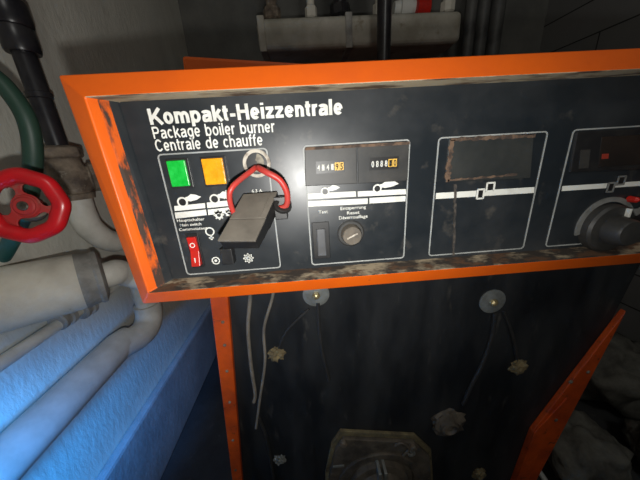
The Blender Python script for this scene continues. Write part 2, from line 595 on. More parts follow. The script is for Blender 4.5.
cable('cable', [(251, 270), (250, 299), (248, 329), (251, 365), (255, 393), (254, 402)], 0.0030, CABLEB,
      'thicker beige cable hanging just inside the left orange post')
cable('cable', [(277, 272), (272, 299), (264, 329), (265, 362), (260, 398), (256, 428)], 0.0024, CABLEB,
      'thinner beige cable hanging down the black front, right of the other beige one')
cable('cable', [(259, 418), (266, 436), (270, 455), (277, 500)], 0.0028, CABLEK,
      'short black cable running down below the beige ones towards the floor')
cable('cable', [(309, 309), (297, 320), (286, 332), (279, 348)], 0.0022, CABLEK,
      'black lead from the left washer to the upper left fibre plug')
cable('cable', [(318, 303), (319, 325), (322, 350), (329, 380)], 0.0030, CABLEK,
      'black lead hanging straight down from the left washer')
cable('cable', [(495, 313), (492, 335), (483, 362), (472, 384), (463, 404)], 0.0034, CABLEK,
      'black lead running from the right washer down to the crusted rusty cap')
cable('cable', [(504, 312), (511, 330), (515, 346), (517, 359)], 0.0026, CABLEK,
      'short black lead from the right washer down to the yellow fibre plug')

# ------------------------------------------------------------------ the console
XE = 0.435
panel = thing('control_console', 'wide orange-framed black control console with white lettering across the photo', 'control panel', (0.12, 0.03, 0.709))
ZT, ZB = 0.9245, 0.709


def loop(y, tl, bl, xr):
    return [Vector((bl[0], y, bl[1])), Vector((xr, y, bl[1])), Vector((xr, y, tl[1])), Vector((tl[0], y, tl[1]))]


YO, YR = -0.008, -0.020
o_tl, o_bl = on_y(58, 75, YO), on_y(143, 304, YO)
r_tl, r_bl = on_y(84, 97, YR), on_y(148, 293, YR)
L0 = loop(0.055, (o_tl.x, o_tl.z), (o_bl.x, o_bl.z), XE)
L1 = loop(YO, (o_tl.x, o_tl.z), (o_bl.x, o_bl.z), XE)
L2 = loop(YR, (r_tl.x, r_tl.z), (r_bl.x, r_bl.z), XE - 0.016)
i_tl, i_bl = fx(119, 102), fx(173, 279)
L3 = loop(0.0, i_tl, i_bl, XE - 0.034)
L4 = loop(0.004, i_tl, i_bl, XE - 0.034)
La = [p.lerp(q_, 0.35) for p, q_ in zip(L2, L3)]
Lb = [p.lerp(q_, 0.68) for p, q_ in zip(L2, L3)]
b = NB()
RG = [[b.verts.new(p) for p in L] for L in (L0, L1, L2, La, Lb, L3, L4)]
for k, (A, B) in enumerate(zip(RG, RG[1:])):
    for i in range(4):
        f = b.faces.new((A[i], A[(i + 1) % 4], B[(i + 1) % 4], B[i]))
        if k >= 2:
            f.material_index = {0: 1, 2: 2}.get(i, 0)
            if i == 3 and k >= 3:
                f.material_index = 3 if k == 3 else 4  # left inner slope goes from orange through a mottled band to black
obj('frame', b, None, panel, mats=[ORANGE, LEDGE_DIRT, TOP_DIRT, ORANGE_MOTTLE, FACE], bevel=0.0012, seg=3)
b = NB()
prism(b, [p + Vector((0, 0.0, 0)) for p in L3], (0, 0.004, 0))
face = obj('face_plate', b, FACE, panel)
b = NB()
q = L0
prism(b, [p + Vector((0, -0.006, 0)) for p in q], (0, 0.005, 0))
obj('back_plate', b, BLACKP, panel)

YP = -0.0006            # print lies this far in front of the plate


def text(body, p_start, p_end, height, m, parent, bold=0.0, name='lettering', y=YP, shear=0.0):
    cu = bpy.data.curves.new('t', 'FONT')
    cu.body = body
    cu.size = 1.0
    cu.offset = bold
    cu.shear = shear
    cu.resolution_u = 3
    ob = bpy.data.objects.new('t', cu)
    COL.objects.link(ob)
    bpy.context.view_layer.update()
    me = bpy.data.meshes.new_from_object(ob.evaluated_get(bpy.context.evaluated_depsgraph_get()))
    bpy.data.objects.remove(ob)
    bm = NB()
    bm.from_mesh(me)
    bpy.data.meshes.remove(me)
    x0 = min(v.co.x for v in bm.verts)
    x1 = max(v.co.x for v in bm.verts)
    sx = (p_end[0] - p_start[0]) / (x1 - x0)
    sz = height / 0.73
    for v in bm.verts:
        v.co = Vector((p_start[0] + (v.co.x - x0) * sx, y, p_start[1] + v.co.y * sz))
    # give the print a hair of thickness
    r = bmesh.ops.extrude_face_region(bm, geom=bm.faces[:])
    for g_ in r['geom']:
        if isinstance(g_, bmesh.types.BMVert):
            g_.co.y += 0.0005
    return obj(name, bm, m, parent)




def arc(cx, cy, rx, ry, a0, a1, k=14):
    return [(cx + rx * math.cos(math.radians(a0 + (a1 - a0) * i / k)), cy + ry * math.sin(math.radians(a0 + (a1 - a0) * i / k))) for i in range(k + 1)]


def soft(pts):
    return [(p.x, p.y) for p in smooth_path([Vector((x, y, 0)) for x, y in pts], 5)]


def glyph(ch, w):
    """centre lines of one grotesque letter, cap height 1; returns (strokes, advance)"""
    h, X = w / 2, 0.74
    arch = lambda x0, x1, y=X: arc((x0 + x1) / 2, y - h - 0.22, (x1 - x0) / 2, 0.22, 180, 0) + [(x1, 0)]
    if ch == ' ':
        return [], 0.30
    if ch == '-':
        return [[(0.02, 0.34), (0.34, 0.34)]], 0.36
    if ch == 'K':
        return [[(h, 0), (h, 1)], [(h + 0.02, 0.33), (0.70, 1.0)], [(0.30, 0.58), (0.74, 0.0)]], 0.76
    if ch == 'H':
        return [[(h, 0), (h, 1)], [(0.72 - h, 0), (0.72 - h, 1)], [(h, 0.53), (0.72 - h, 0.53)]], 0.72
    if ch == 'P':
        return [[(h, 0), (h, 1)], [(h, 1 - h), (0.38, 1 - h)] + arc(0.38, 0.70, 0.28 - h, 0.30 - h, 90, -90) + [(h, 0.40 + h)]], 0.66
    if ch == 'C':
        return [arc(0.38, 0.5, 0.38 - h, 0.52 - h, 38, 322, 26)], 0.72
    if ch == 'o':
        return [arc(0.29, 0.37, 0.29 - h, 0.385 - h, 0, 360, 28)], 0.58
    if ch == 'c':
        return [arc(0.28, 0.37, 0.28 - h, 0.385 - h, 42, 318, 22)], 0.53
    if ch == 'e':
        return [[(h, 0.36), (0.56 - h, 0.36)], arc(0.28, 0.37, 0.28 - h, 0.385 - h, 0, 318, 26)], 0.56
    if ch == 'm':
        return [[(h, 0), (h, X)], arch(h, 0.435), arch(0.435, 0.87 - h)], 0.87
    if ch == 'n':
        return [[(h, 0), (h, X)], arch(h, 0.54 - h)], 0.54
    if ch == 'h':
        return [[(h, 0), (h, 1)], arch(h, 0.54 - h)], 0.54
    if ch == 'u':
        return [[(h, X)] + arc(0.27, h + 0.22, 0.27 - h, 0.22, 180, 360), [(0.54 - h, 0), (0.54 - h, X)]], 0.54
    if ch == 'r':
        return [[(h, 0), (h, X)], arc(0.30, 0.45, 0.30 - h, X - 0.45 - h * 0.9, 175, 80, 10)], 0.34
    if ch in 'pb':
        st = [(h, -0.23), (h, X)] if ch == 'p' else [(h, 0), (h, 1)]
        return [st, arc(0.30, 0.37, 0.30 - h, 0.385 - h, 0, 360, 28)], 0.60
    if ch == 'd':
        return [[(0.60 - h, 0), (0.60 - h, 1)], arc(0.30, 0.37, 0.30 - h, 0.385 - h, 0, 360, 28)], 0.60
    if ch == 'g':
        return [arc(0.29, 0.38, 0.29 - h, 0.375 - h, 0, 360, 28), [(0.58 - h, X), (0.58 - h, 0.0)] + arc(0.29, -0.02, 0.29 - h, 0.22 - h, 0, -155, 14)], 0.58
    if ch == 'a':
        return [arc(0.27, 0.53, 0.20, X - 0.53 - h, 165, 0, 12) + [(0.47, 0.12), (0.50, 0.0)],
                soft([(0.46, 0.44), (0.30, 0.40), (0.14, 0.355), (h, 0.21), (0.12, h * 0.95), (0.24, h * 0.9), (0.38, 0.13), (0.47, 0.26)])], 0.55
    if ch == 'k':
        return [[(h, 0), (h, 1)], [(h + 0.02, 0.27), (0.48, X)], [(0.23, 0.46), (0.53, 0)]], 0.54
    if ch == 't':
        return [[(0.15, 0.94), (0.15, 0.16)] + arc(0.15 + 0.12, 0.16, 0.12, 0.16 - h, 180, 280, 8), [(0.0, X - h * 0.8), (0.33, X - h * 0.8)]], 0.33
    if ch == 'f':
        return [[(0.14, 0), (0.14, 0.80)] + arc(0.14 + 0.14, 0.80, 0.14, 0.21 - h, 180, 80, 8), [(0.0, X - h * 0.8), (0.32, X - h * 0.8)]], 0.31
    if ch == 'i':
        return [[(h, 0), (h, X)], [(h, 0.86), (h, 1)]], w
    if ch == 'l':
        return [[(h, 0), (h, 1)]], w
    if ch == 'z':
        return [[(0.02, X - h), (0.49, X - h)], [(0.44 , X - h), (0.06, h)], [(0.0, h), (0.50, h)]], 0.50
    return [], 0.4


def sign(body, a, e, height, w, m, parent, gap=0.10):
    x = 0.0
    strokes = []
    for ch in body:
        st, adv = glyph(ch, w)
        strokes += [[(px_ + x, py_) for px_, py_ in q_] for q_ in st]
        x += adv + gap
    total = x - gap
    sx = (e[0] - a[0]) / total
    ang = 0.0
    bm = NB()
    k_ = 0
    for st in strokes:
        P_ = [Vector((q_[0], q_[1])) for q_ in st]
        q2 = [P_[0]]
        for p_ in P_[1:]:
            if (p_ - q2[-1]).length > 1e-5:
                q2.append(p_)
        P_ = q2
        L_, R2 = [], []
        closed = (P_[0] - P_[-1]).length < 1e-3
        for i in range(len(P_)):
            if closed and i in (0, len(P_) - 1):
                d0, d1 = (P_[-1] - P_[-2]).normalized(), (P_[1] - P_[0]).normalized()
            else:
                d0 = (P_[i] - P_[max(i - 1, 0)]) if i else (P_[1] - P_[0])
                d1 = (P_[min(i + 1, len(P_) - 1)] - P_[i]) if i < len(P_) - 1 else (P_[i] - P_[i - 1])
                d0, d1 = d0.normalized(), d1.normalized()
            t_ = (d0 + d1).normalized()
            nn = Vector((-t_.y, t_.x))
            s_ = min(1.6, 1.0 / max(0.5, nn.dot(Vector((-d0.y, d0.x)))))
            L_.append(P_[i] + nn * w / 2 * s_)
            R2.append(P_[i] - nn * w / 2 * s_)
        yy = YP - 0.00002 * (k_ % 5)
        k_ += 1

        def vv(p_, y_):
            return bm.verts.new((a[0] + p_.x * sx, y_, a[1] + p_.y * height))
        fl_ = [vv(p_, yy) for p_ in L_]
        fr_ = [vv(p_, yy) for p_ in R2]
        for i in range(len(fl_) - 1):
            bm.faces.new((fl_[i], fl_[i + 1], fr_[i + 1], fr_[i]))
    return obj('lettering', bm, m, parent)


h0, h1 = fx(151, 125), fx(342.5, 112.5)
sign('Kompakt-Heizzentrale', (h0[0], h0[1]), (h1[0], 0), 0.0128, 0.205, WHITE, face, 0.085)
h0, h1 = fx(154.5, 139), fx(275, 130)
sign('Package boiler burner', (h0[0], h0[1]), (h1[0], 0), 0.0099, 0.150, WHITE, face, 0.115)
h0, h1 = fx(157, 151.5), fx(263, 144)
sign('Centrale de chauffe', (h0[0], h0[1]), (h1[0], 0), 0.0099, 0.150, WHITE, face, 0.115)


def outline(x0, x1, z0, z1, r, w, y=YP):
    bm = NB()
    A, B = [], []
    for cx, cz, a0 in ((x1 - r, z1 - r, 0), (x0 + r, z1 - r, 90), (x0 + r, z0 + r, 180), (x1 - r, z0 + r, 270)):
        for i in range(7):
            a = math.radians(a0 + 15 * i)
            A.append(Vector((cx + r * math.cos(a), y, cz + r * math.sin(a))))
            B.append(Vector((cx + (r - w) * math.cos(a), y, cz + (r - w) * math.sin(a))))
    n = len(A)
    d = Vector((0, 0.0005, 0))
    va, vb = [bm.verts.new(p) for p in A], [bm.verts.new(p) for p in B]
    wa, wb = [bm.verts.new(p + d) for p in A], [bm.verts.new(p + d) for p in B]
    for i in range(n):
        j = (i + 1) % n
        bm.faces.new((va[i], va[j], vb[j], vb[i]))
        bm.faces.new((wa[i], wb[i], wb[j], wa[j]))
        bm.faces.new((va[i], wa[i], wa[j], va[j]))
        bm.faces.new((vb[i], vb[j], wb[j], wb[i]))
    return bm


for x0, x1 in ((-0.1338, -0.0335), (-0.0006, 0.1018), (0.1288, 0.2383), (0.2632, 0.372)):
    obj('outline', outline(x0, x1, 0.7385, 0.8608, 0.004, 0.0013), GREYLINE, face)


def px_quad(bm, pxs, t=0.0006, y=YP):
    prism(bm, [Vector((fx(u, v)[0], y, fx(u, v)[1])) for u, v in pxs], (0, t, 0))


def plate(bm, pxs, y0, y1=0.0005):
    prism(bm, [Vector((fx(u, v)[0], y0, fx(u, v)[1])) for u, v in pxs], (0, y1 - y0, 0))


def rect(bm, ua, va, ub, vb, y0, y1=0.0005, grow=0.0):
    xa, za = fx(ua, va)
    xb, zb_ = fx(ub, vb)
    box(bm, xa - grow, xb + grow, y0, y1, min(za, zb_) - grow, max(za, zb_) + grow)


def disc_at(u, v):
    x, z = fx(u, v)
    return Vector((x, 0.0, z))


# indicator lamps
for (ua, va, ub, vb), m, lab in (((167, 160.5, 193, 186), GREENL, 'green square indicator lamp'), ((201.5, 158.5, 229, 184), AMBERL, 'amber square indicator lamp')):
    b = NB()
    rect(b, ua, va, ub, vb, -0.0016, grow=0.0012)
    il = tag(obj('indicator_lamp', b, BLACKP, panel, bevel=0.0005), lab)
    b = NB()
    rect(b, ua + 0.5, va + 0.5, ub - 1.5, vb - 0.5, -0.0036, -0.001)
    obj('lens', b, m, il, bevel=0.0008)

# fuse opening with chipped ring and the symbols round it
c = disc_at(257, 163.5)
b = NB()
ring(b, c + Vector((0, 0.0004, 0)), (0, -1, 0), 0.0098, 0.0128, 0.0022, 40)
hole = tag(obj('round_socket', b, RINGW, panel, smooth=True), 'round opening with a chipped pale ring')
b = NB()
lathe(b, c + Vector((0, 0.0003, 0)), (0, -1, 0), [(0, 0.0099), (0.0008, 0.0099), (0.0009, 0.001)], 32)
obj('socket_floor', b, BLACKP, hole)
b = NB()
ring(b, c + Vector((-0.0015, -0.0006, 0.001)), (0, -1, 0), 0.002, 0.0085, 0.0018, 24, 60, 250)
obj('torn_foil', b, BRASS, hole)

# printed strips with burner and flame symbols (first box)
def strip(pxs):
    bm = NB()
    px_quad(bm, pxs)
    return obj('printed_strip', bm, WHITE, face)


for pxs in ([(174.5, 206), (205, 203), (205.5, 208), (175, 211)], [(175, 212.5), (206, 209.5), (207, 215), (176, 218.5)],
            [(207, 202.5), (232, 200), (232, 205.5), (207.5, 208)], [(208, 209.5), (232, 207), (232, 212), (208.5, 215)],
            [(307.8, 193.6), (355.6, 191.2), (356, 196.6), (308, 199.2)], [(357.6, 191.4), (405.6, 189), (405.8, 194.2), (357.8, 196.6)],
            [(308, 201.2), (367.6, 198.2), (367.6, 203.8), (308.2, 206.6)], [(369.4, 197.9), (405.4, 195.8), (405.2, 201.2), (369.4, 203.5)],
            [(436, 193), (534, 187), (533.5, 192.8), (435.4, 199)], [(562.5, 186), (652, 180.4), (651, 185), (561.5, 191)]):
    strip(pxs)


def burner_symbol(u, v, s, big=False):
    cx, cz = fx(u, v)
    y = YP - 0.0004
    cc_ = Vector((cx, y, cz))
    bm = NB()
    ring(bm, cc_, (0, 1, 0), 0.0001, 0.0033 * s, 0.0009, 20)
    obj('symbol_ground', bm, BLACKP, face)
    bm = NB()
    k = 1.45 if big else 1.0
    x, z = cx + 0.003 * s, cz + 0.0024 * s
    pts_ = [(x, z - 0.0014 * s), (x + 0.004 * s * k, z - 0.0022 * s), (x + 0.009 * s * k, z - 0.0012 * s), (x + 0.013 * s * k, z + 0.0010 * s),
            (x + 0.009 * s * k, z + 0.0030 * s * k), (x + 0.005 * s * k, z + 0.0038 * s * k), (x + 0.002 * s, z + 0.0018 * s), (x, z + 0.0016 * s)]
    prism(bm, [Vector((p, YP - 0.0002, q)) for p, q in pts_], (0, 0.0005, 0))
    obj('flame_symbol', bm, WHITE, face)
    bm = NB()
    ring(bm, cc_ + Vector((0, -0.0002, 0)), (0, 1, 0), 0.0030 * s, 0.0044 * s, 0.0006, 24)
    obj('burner_symbol', bm, WHITE, face)


burner_symbol(183, 202, 1.15)
burner_symbol(215, 199, 1.1)
burner_symbol(325, 191.5, 0.95)
burner_symbol(377, 188.5, 1.0, True)


def gear(u, v, r, teeth=8, spokes=False):
    cx, cz = fx(u, v)
    cc_ = Vector((cx, YP, cz))
    bm = NB()
    ring(bm, cc_, (0, 1, 0), r * 0.40, r * 0.78, 0.0005, 24)
    for i in range(teeth):
        a = 2 * math.pi * i / teeth
        d, e = Vector((math.cos(a), 0, math.sin(a))), Vector((-math.sin(a), 0, math.cos(a)))
        ri = r * (0.15 if spokes else 0.7)
        prism(bm, [cc_ + d * ri + e * r * .13, cc_ + d * r + e * r * .13, cc_ + d * r - e * r * .13, cc_ + d * ri - e * r * .13], (0, 0.0005, 0))
    obj('wheel_symbol', bm, WHITE, face)


gear(219, 215, 0.0050)
gear(227, 195, 0.0048)
gear(229, 213, 0.0040)
gear(248.5, 258, 0.0054, 8, True)
cx, cz = fx(210, 231.5)
b = NB()
ring(b, Vector((cx, YP, cz)), (0, 1, 0), 0.0034, 0.0046, 0.0005, 28)
box(b, cx - 0.0006, cx + 0.0012, YP, 0.0, cz - 0.0088, cz - 0.0040)
box(b, cx - 0.0022, cx + 0.0026, YP, 0.0, cz - 0.0074, cz - 0.0060)
obj('ring_symbol', b, WHITE, face)
cx, cz = fx(216, 260.5)
b = NB()
ring(b, Vector((cx, YP, cz)), (0, 1, 0), 0.0031, 0.0042, 0.0005, 28)
obj('circle_symbol', b, WHITE, face)
b = NB()
ring(b, Vector((cx, YP, cz)), (0, 1, 0), 0.0001, 0.0014, 0.0005, 16)
obj('dot_symbol', b, WHITE, face)


def radiator_symbol(u, v, m):
    cx, cz = fx(u, v)
    for dx, z0, z1, wd in ((-0.0095, -0.0085, 0.0025, 0.0085), (-0.0005, -0.0015, 0.0085, 0.0095)):
        x0, x1 = cx + dx, cx + dx + wd
        bm = NB()
        box(bm, x0, x1, YP - 0.0006, YP + 0.0003, z0 + cz, z1 + cz)
        k = obj('symbol_ground', bm, BLACKP, face)
        bm = outline(x0, x1, z0 + cz, z1 + cz, 0.0012, 0.0017, YP - 0.0010)
        obj('symbol_outline', bm, m, face)


radiator_symbol(485, 190.5, WHITE)
radiator_symbol(615, 184, SCALEG)


def small(body, ua, va, ub, vb, h, bold=0.01):
    a, e = fx(ua, va), fx(ub, vb)
    text(body, a, e, h, WHITE, face, bold)


small('Hauptschalter', 177.5, 222, 204.5, 219, 0.0030)
small('Main switch', 180.5, 226.5, 201.5, 224, 0.0030)
small('Commutateur', 179.5, 231, 207.5, 228, 0.0030)
small('6,3 A', 252, 192.5, 262.5, 191.5, 0.0030)
small('Test', 318.5, 213.5, 328, 213, 0.0034)
small('Entsperrung', 340.5, 210, 366, 209, 0.0034)
small('Reset', 347, 214.5, 359.5, 214, 0.0034)
small('Déverrouillage', 339, 219.5, 367.5, 218.5, 0.0036)
small('h', 347.5, 167.5, 351.5, 167.5, 0.0055)
small('h', 400.5, 165.5, 404.5, 165, 0.0055)

# red rocker switch
b = NB()
rect(b, 186, 234, 205, 266, -0.0015, grow=0.0004)
rs = tag(obj('rocker_switch', b, BLACKP, panel, bevel=0.0005), 'red rocker switch')
x0, z1 = fx(188, 236.5)
x1, z0 = fx(203, 263.5)
zm = (z0 + z1) / 2
b = NB()
prism(b, [Vector((x0, 0.0, z0)), Vector((x0, -0.0075, z0)), Vector((x0, -0.0030, zm)), Vector((x0, -0.0045, z1)), Vector((x0, 0.0, z1))], (x1 - x0, 0, 0))
obj('rocker', b, REDP, rs, bevel=0.0006)
b = NB()
cxm = (x0 + x1) / 2
ring(b, Vector((cxm, -0.0042, zm + (z1 - zm) * .45)), (0, -1, 0), 0.0018, 0.0026, 0.0004, 20)
box(b, cxm - 0.0005, cxm + 0.0005, -0.0064, -0.0056, z0 + 0.004, z0 + 0.009)
obj('marks', b, WHITE, rs)

# hour counters
for (quad, (ua, va, ub, vb), num) in (([(304.5, 149), (356, 146), (357, 183.5), (305.5, 186)], (315.5, 161.5, 344.5, 172), '414195'),
                                     ([(357.4, 146), (408.6, 143), (407, 180.5), (358, 183.5)], (369, 158, 397.5, 168.5), '088810')):
    b = NB()
    plate(b, quad, -0.0018)
    hc = obj('hour_counter', b, KNOBB, panel, bevel=0.0006)
    b = NB()
    rect(b, ua, va, ub, vb, -0.0022, -0.001)
    obj('counter_window', b, BLACKP, hc)
    xa, za = fx(ua, vb)
    xb, zb2 = fx(ub, va)
    zs = 0.0105
    wd = (xb - xa - 0.002) / 6
    zc_ = (fx((ua + ub) / 2, (va + vb) / 2)[1])
    b = NB()
    for i in (4, 5):
        box(b, xa + 0.001 + i * wd, xa + 0.001 + (i + 1) * wd - 0.0004, -0.0026, -0.0015, zc_ - 0.0036, zc_ + 0.0036)
    obj('decimal_drums', b, YELLOWD, hc)
    for i, ch in enumerate(num):
        text(ch, (xa + 0.0018 + i * wd, zc_ - 0.0029), (xa + 0.0018 + (i + 1) * wd - 0.0018, 0), 0.0058, WHITE if i < 4 else BLACKP, hc, 0.02, 'digit', -0.0029)
# flaking band above the counters
b = NB()
px_quad(b, [(304.8, 147.6), (409, 141.6), (409, 144.6), (304.8, 150.4)], 0.0008, -0.0022)
obj('glue_residue', b, RUSTE, panel)

# test button
b = NB()
rect(b, 311.5, 222.5, 330.5, 257.5, -0.0016)
ts = tag(obj('push_button', b, BLACKP, panel, bevel=0.0006), 'black rectangular test button')
b = NB()
rect(b, 316, 228.5, 326.5, 254.5, -0.0042, -0.001)
obj('button_cap', b, mat('grey_button', (0.10, 0.102, 0.108), (0.07, 0.071, 0.074), 50, rough=0.4), ts, bevel=0.0012)

# reset cap
c = disc_at(350.5, 233)
b = NB()
lathe(b, c + Vector((0, 0.0004, 0)), (0, -1, 0), [(0, 0.0142), (0.002, 0.0142), (0.003, 0.0128), (0.003, 0.0110)], 40)
rc = tag(obj('reset_cap', b, KNOBB, panel, smooth=True), 'dusty brown round reset cap')
b = NB()
lathe(b, c, (0, -1, 0), [(0.001, 0.0108), (0.009, 0.0100), (0.011, 0.0092), (0.0112, 0.001)], 40)
obj('cap', b, KNOBT, rc, smooth=True)
b = NB()
a = math.radians(25)
d, e = Vector((math.cos(a), 0, math.sin(a))), Vector((-math.sin(a), 0, math.cos(a)))
cc_ = c + Vector((0, -0.0111, 0))
prism(b, [cc_ + d * .006 + e * .0008, cc_ + d * .006 - e * .0008, cc_ - d * .006 - e * .0008, cc_ - d * .006 + e * .0008], (0, -0.0006, 0))
obj('slot', b, RINGW, rc)

# painted-over gauge window of the third box
b = NB()
plate(b, [(448.5, 139), (533, 135.5), (529.5, 178), (445, 182)], -0.0012)
cw = tag(obj('blank_cover', b, PATCH, panel, bevel=0.0005), 'dull blank cover with brown glue edges')
b = NB()
rng = random.Random(4)


def ragged(bm, p, q, w, n=26, y=-0.0016):
    A, B = [], []
    pa, qa = fx(*p), fx(*q)
    pa, qa = Vector((pa[0], y, pa[1])), Vector((qa[0], y, qa[1]))
    t = (qa - pa).normalized()
    nn = Vector((-t.z, 0, t.x))
    for i in range(n + 1):
        c_ = pa.lerp(qa, i / n)
        A.append(c_ + nn * (w * rng.uniform(0.25, 0.8)))
        B.append(c_ - nn * (w * rng.uniform(0.2, 0.7)))
    va, vb = [bm.verts.new(x) for x in A], [bm.verts.new(x) for x in B]
    wa, wb = [bm.verts.new(x + Vector((0, .0012, 0))) for x in A], [bm.verts.new(x + Vector((0, .0012, 0))) for x in B]
    for i in range(n):
        bm.faces.new((va[i], va[i + 1], vb[i + 1], vb[i]))
        bm.faces.new((va[i], wa[i], wa[i + 1], va[i + 1]))
        bm.faces.new((vb[i], vb[i + 1], wb[i + 1], wb[i]))


ragged(b, (450, 140), (534, 136), 0.0032)
ragged(b, (451, 140), (446.5, 182), 0.0046, 18)
ragged(b, (447, 180.5), (516, 174.5), 0.0022)
obj('glue_edge', b, RUSTE, cw)
b = NB()
ragged(b, (455, 184), (453, 255), 0.0022, 26, -0.0011)
obj('rust_run', b, mat('faint_rust_run', (0.085, 0.07, 0.058), (0.03, 0.028, 0.026), 130, rough=0.8, lo=0.42, hi=0.58), face)

# display of the fourth box
b = NB()
plate(b, [(576, 132), (654, 128), (647, 168.5), (569, 172.5)], -0.0016)
dp = tag(obj('gauge_window', b, BLACKP, panel, bevel=0.0006), 'dark recessed gauge window')
b = NB()
plate(b, [(600, 137), (646, 134.5), (641, 164), (596.5, 167)], -0.0022, -0.001)
obj('window_glass', b, DARKGLASS, dp)
b = NB()
plate(b, [(599.5, 154), (606, 153.6), (605.4, 158.6), (599, 159)], -0.0026, -0.001)
obj('red_mark', b, mat('faded_red', (0.30, 0.035, 0.02), rough=0.5), dp)
b = NB()
plate(b, [(579, 150), (588, 149.5), (586, 168), (577, 168.6)], -0.0024, -0.001)
obj('clip', b, KNOBB, dp)

# big temperature knob
c = disc_at(603, 226)
b = NB()
ring(b, c + Vector((0, 0.0004, 0)), (0, -1, 0), 0.0275, 0.0325, 0.0022, 48, 195, 375)
kn = tag(obj('temperature_knob', b, SCALEG, panel, smooth=True), 'large round charcoal temperature knob with a grey scale ring')
b = NB()
lathe(b, c + Vector((-0.001, 0, -0.001)), (0, -1, 0), [(0, 0.0268), (0.008, 0.0262), (0.0105, 0.0240), (0.0110, 0.0150)], 48)
obj('knob_skirt', b, KNOBB, kn, smooth=True)
b = NB()
lathe(b, c + Vector((-0.001, 0, -0.001)), (0, -1, 0), [(0.010, 0.0158), (0.025, 0.0140), (0.027, 0.0125), (0.0272, 0.001)], 40)
obj('knob_cap', b, KNOBB, kn, smooth=True)
b = NB()
q = c + Vector((0.0075, -0.0105, 0.0165))
box(b, q.x - 0.0013, q.x + 0.0013, q.y - 0.004, q.y + 0.001, q.z - 0.004, q.z + 0.005)
obj('pointer_mark', b, WHITE, kn, bevel=0.0004)
b = NB()
q = c + Vector((0.019, -0.002, 0.029))
lathe(b, q, (0, -1, 0), [(-0.001, 0.0035), (0.006, 0.003), (0.008, 0.001)], 16)
obj('red_stop', b, REDP, kn, smooth=True)
b = NB()
prism(b, [c + Vector(p) for p in ((0.024, -0.001, 0.018), (0.031, -0.001, 0.010), (0.046, -0.001, 0.020), (0.044, -0.001, 0.025), (0.032, -0.001, 0.018))], (0, -0.003, 0))
obj('stop_arm', b, SCALEG, kn, bevel=0.0006)

# ------------------------------------------------------------------ plug with the red jumper cable
xa, ztp = fx(243.5, 195.5)
xb = fx(278, 192.5)[0]
T0, T1 = on_y(243.5, 194.5, -0.006), on_y(278, 192, -0.006)
E0, E1 = on_y(217.5, 240.5, -0.043), on_y(256, 240.5, -0.043)
up = (E0 - T0).cross(T1 - T0).normalized()
if up.z < 0:
    up = -up
pg = thing('connector_plug', 'dusty black connector plug sticking out of the console, with a red cable loop', 'plug', ((xa + xb) / 2, 0, ztp - 0.02))


def plug_at(t, side, drop):
    p = (T0.lerp(E0, t)).lerp(T1.lerp(E1, t), side) - up * drop
    p.y = min(p.y, -0.0012)
    return p


def hull(bm, secs):
    R_ = [[bm.verts.new(p) for p in s] for s in secs]
    bm.faces.new(R_[0][::-1])
    bm.faces.new(R_[-1])
    for A_, B_ in zip(R_, R_[1:]):
        for i in range(4):
            bm.faces.new((A_[i], A_[(i + 1) % 4], B_[(i + 1) % 4], B_[i]))


def section(t, s0, s1, d0, d1):
    return [plug_at(t, s0, d1), plug_at(t, s1, d1), plug_at(t, s1, d0), plug_at(t, s0, d0)]


b = NB()
hull(b, [section(0, 0, 1, 0, 0.020), section(0.55, 0, 1, 0, 0.019), section(0.58, 0.01, 0.99, 0.0012, 0.018), section(1, 0.01, 0.99, 0.0008, 0.015)])
obj('plug_body', b, BLACKP, pg, bevel=0.001)
b = NB()
hull(b, [section(0.0, 0.0, 0.985, -0.0008, 0.002), section(0.57, 0.0, 0.985, -0.0008, 0.002)])
obj('plug_cover', b, DUSTYP, pg, bevel=0.0005)
b = NB()
hull(b, [section(0.575, 0.0, 0.985, -0.0002, 0.003), section(1.005, 0.0, 0.985, -0.0004, 0.0025)])
obj('plug_lid', b, DUSTYP, pg, bevel=0.0005)
b = NB()
hull(b, [section(0.04, 0.80, 0.83, -0.0016, 0.001), section(0.55, 0.80, 0.83, -0.0016, 0.001)])
obj('cover_rib', b, DUSTYP, pg)
b = NB()
lx, lz = fx(222, 262)
box(b, lx + 0.004, lx + 0.016, -0.012, -0.0012, lz + 0.001, lz + 0.018)
obj('latch', b, BLACKP, pg, bevel=0.001)
b = NB()
ec = Vector((xb + 0.004, -0.012, ztp - 0.012))
ring(b, ec + Vector((0, 0, 0)), (0.25, -0.6, 0.75), 0.0045, 0.0085, 0.004, 28)
box(b, xb - 0.004, xb + 0.008, -0.012, -0.001, ztp - 0.024, ztp - 0.002)
obj('screw_ear', b, BLACKP, pg, bevel=0.0008)
hc_ = disc_at(257, 168)
x_l = fx(241, 203)
b = NB()
tube(b, [hc_ + Vector((-0.001, -0.0012, 0.001)), hc_ + Vector((-0.002, -0.010, -0.001)), Vector((xa - 0.001, -0.026, ztp + 0.012)), Vector((xa - 0.006, -0.026, ztp + 0.001)), Vector((xa - 0.0055, -0.018, ztp - 0.016)), Vector((xa + 0.003, -0.012, ztp - 0.024))], 0.0024, 14)
obj('cable_leg', b, REDWIRE, pg, smooth=True)
b = NB()
tube(b, [hc_ + Vector((0.002, -0.0014, 0.0)), hc_ + Vector((0.004, -0.012, 0.000)), Vector((xb - 0.006, -0.020, ztp + 0.0215)), Vector((xb + 0.005, -0.020, ztp + 0.014)), Vector((xb + 0.010, -0.018, ztp + 0.002)), Vector((xb + 0.008, -0.015, ztp - 0.010)), Vector((xb - 0.001, -0.013, ztp - 0.013))], 0.0028, 14)
obj('cable_leg', b, REDWIRE, pg, smooth=True)

# ------------------------------------------------------------------ pipework on the left wall
XP = -0.42
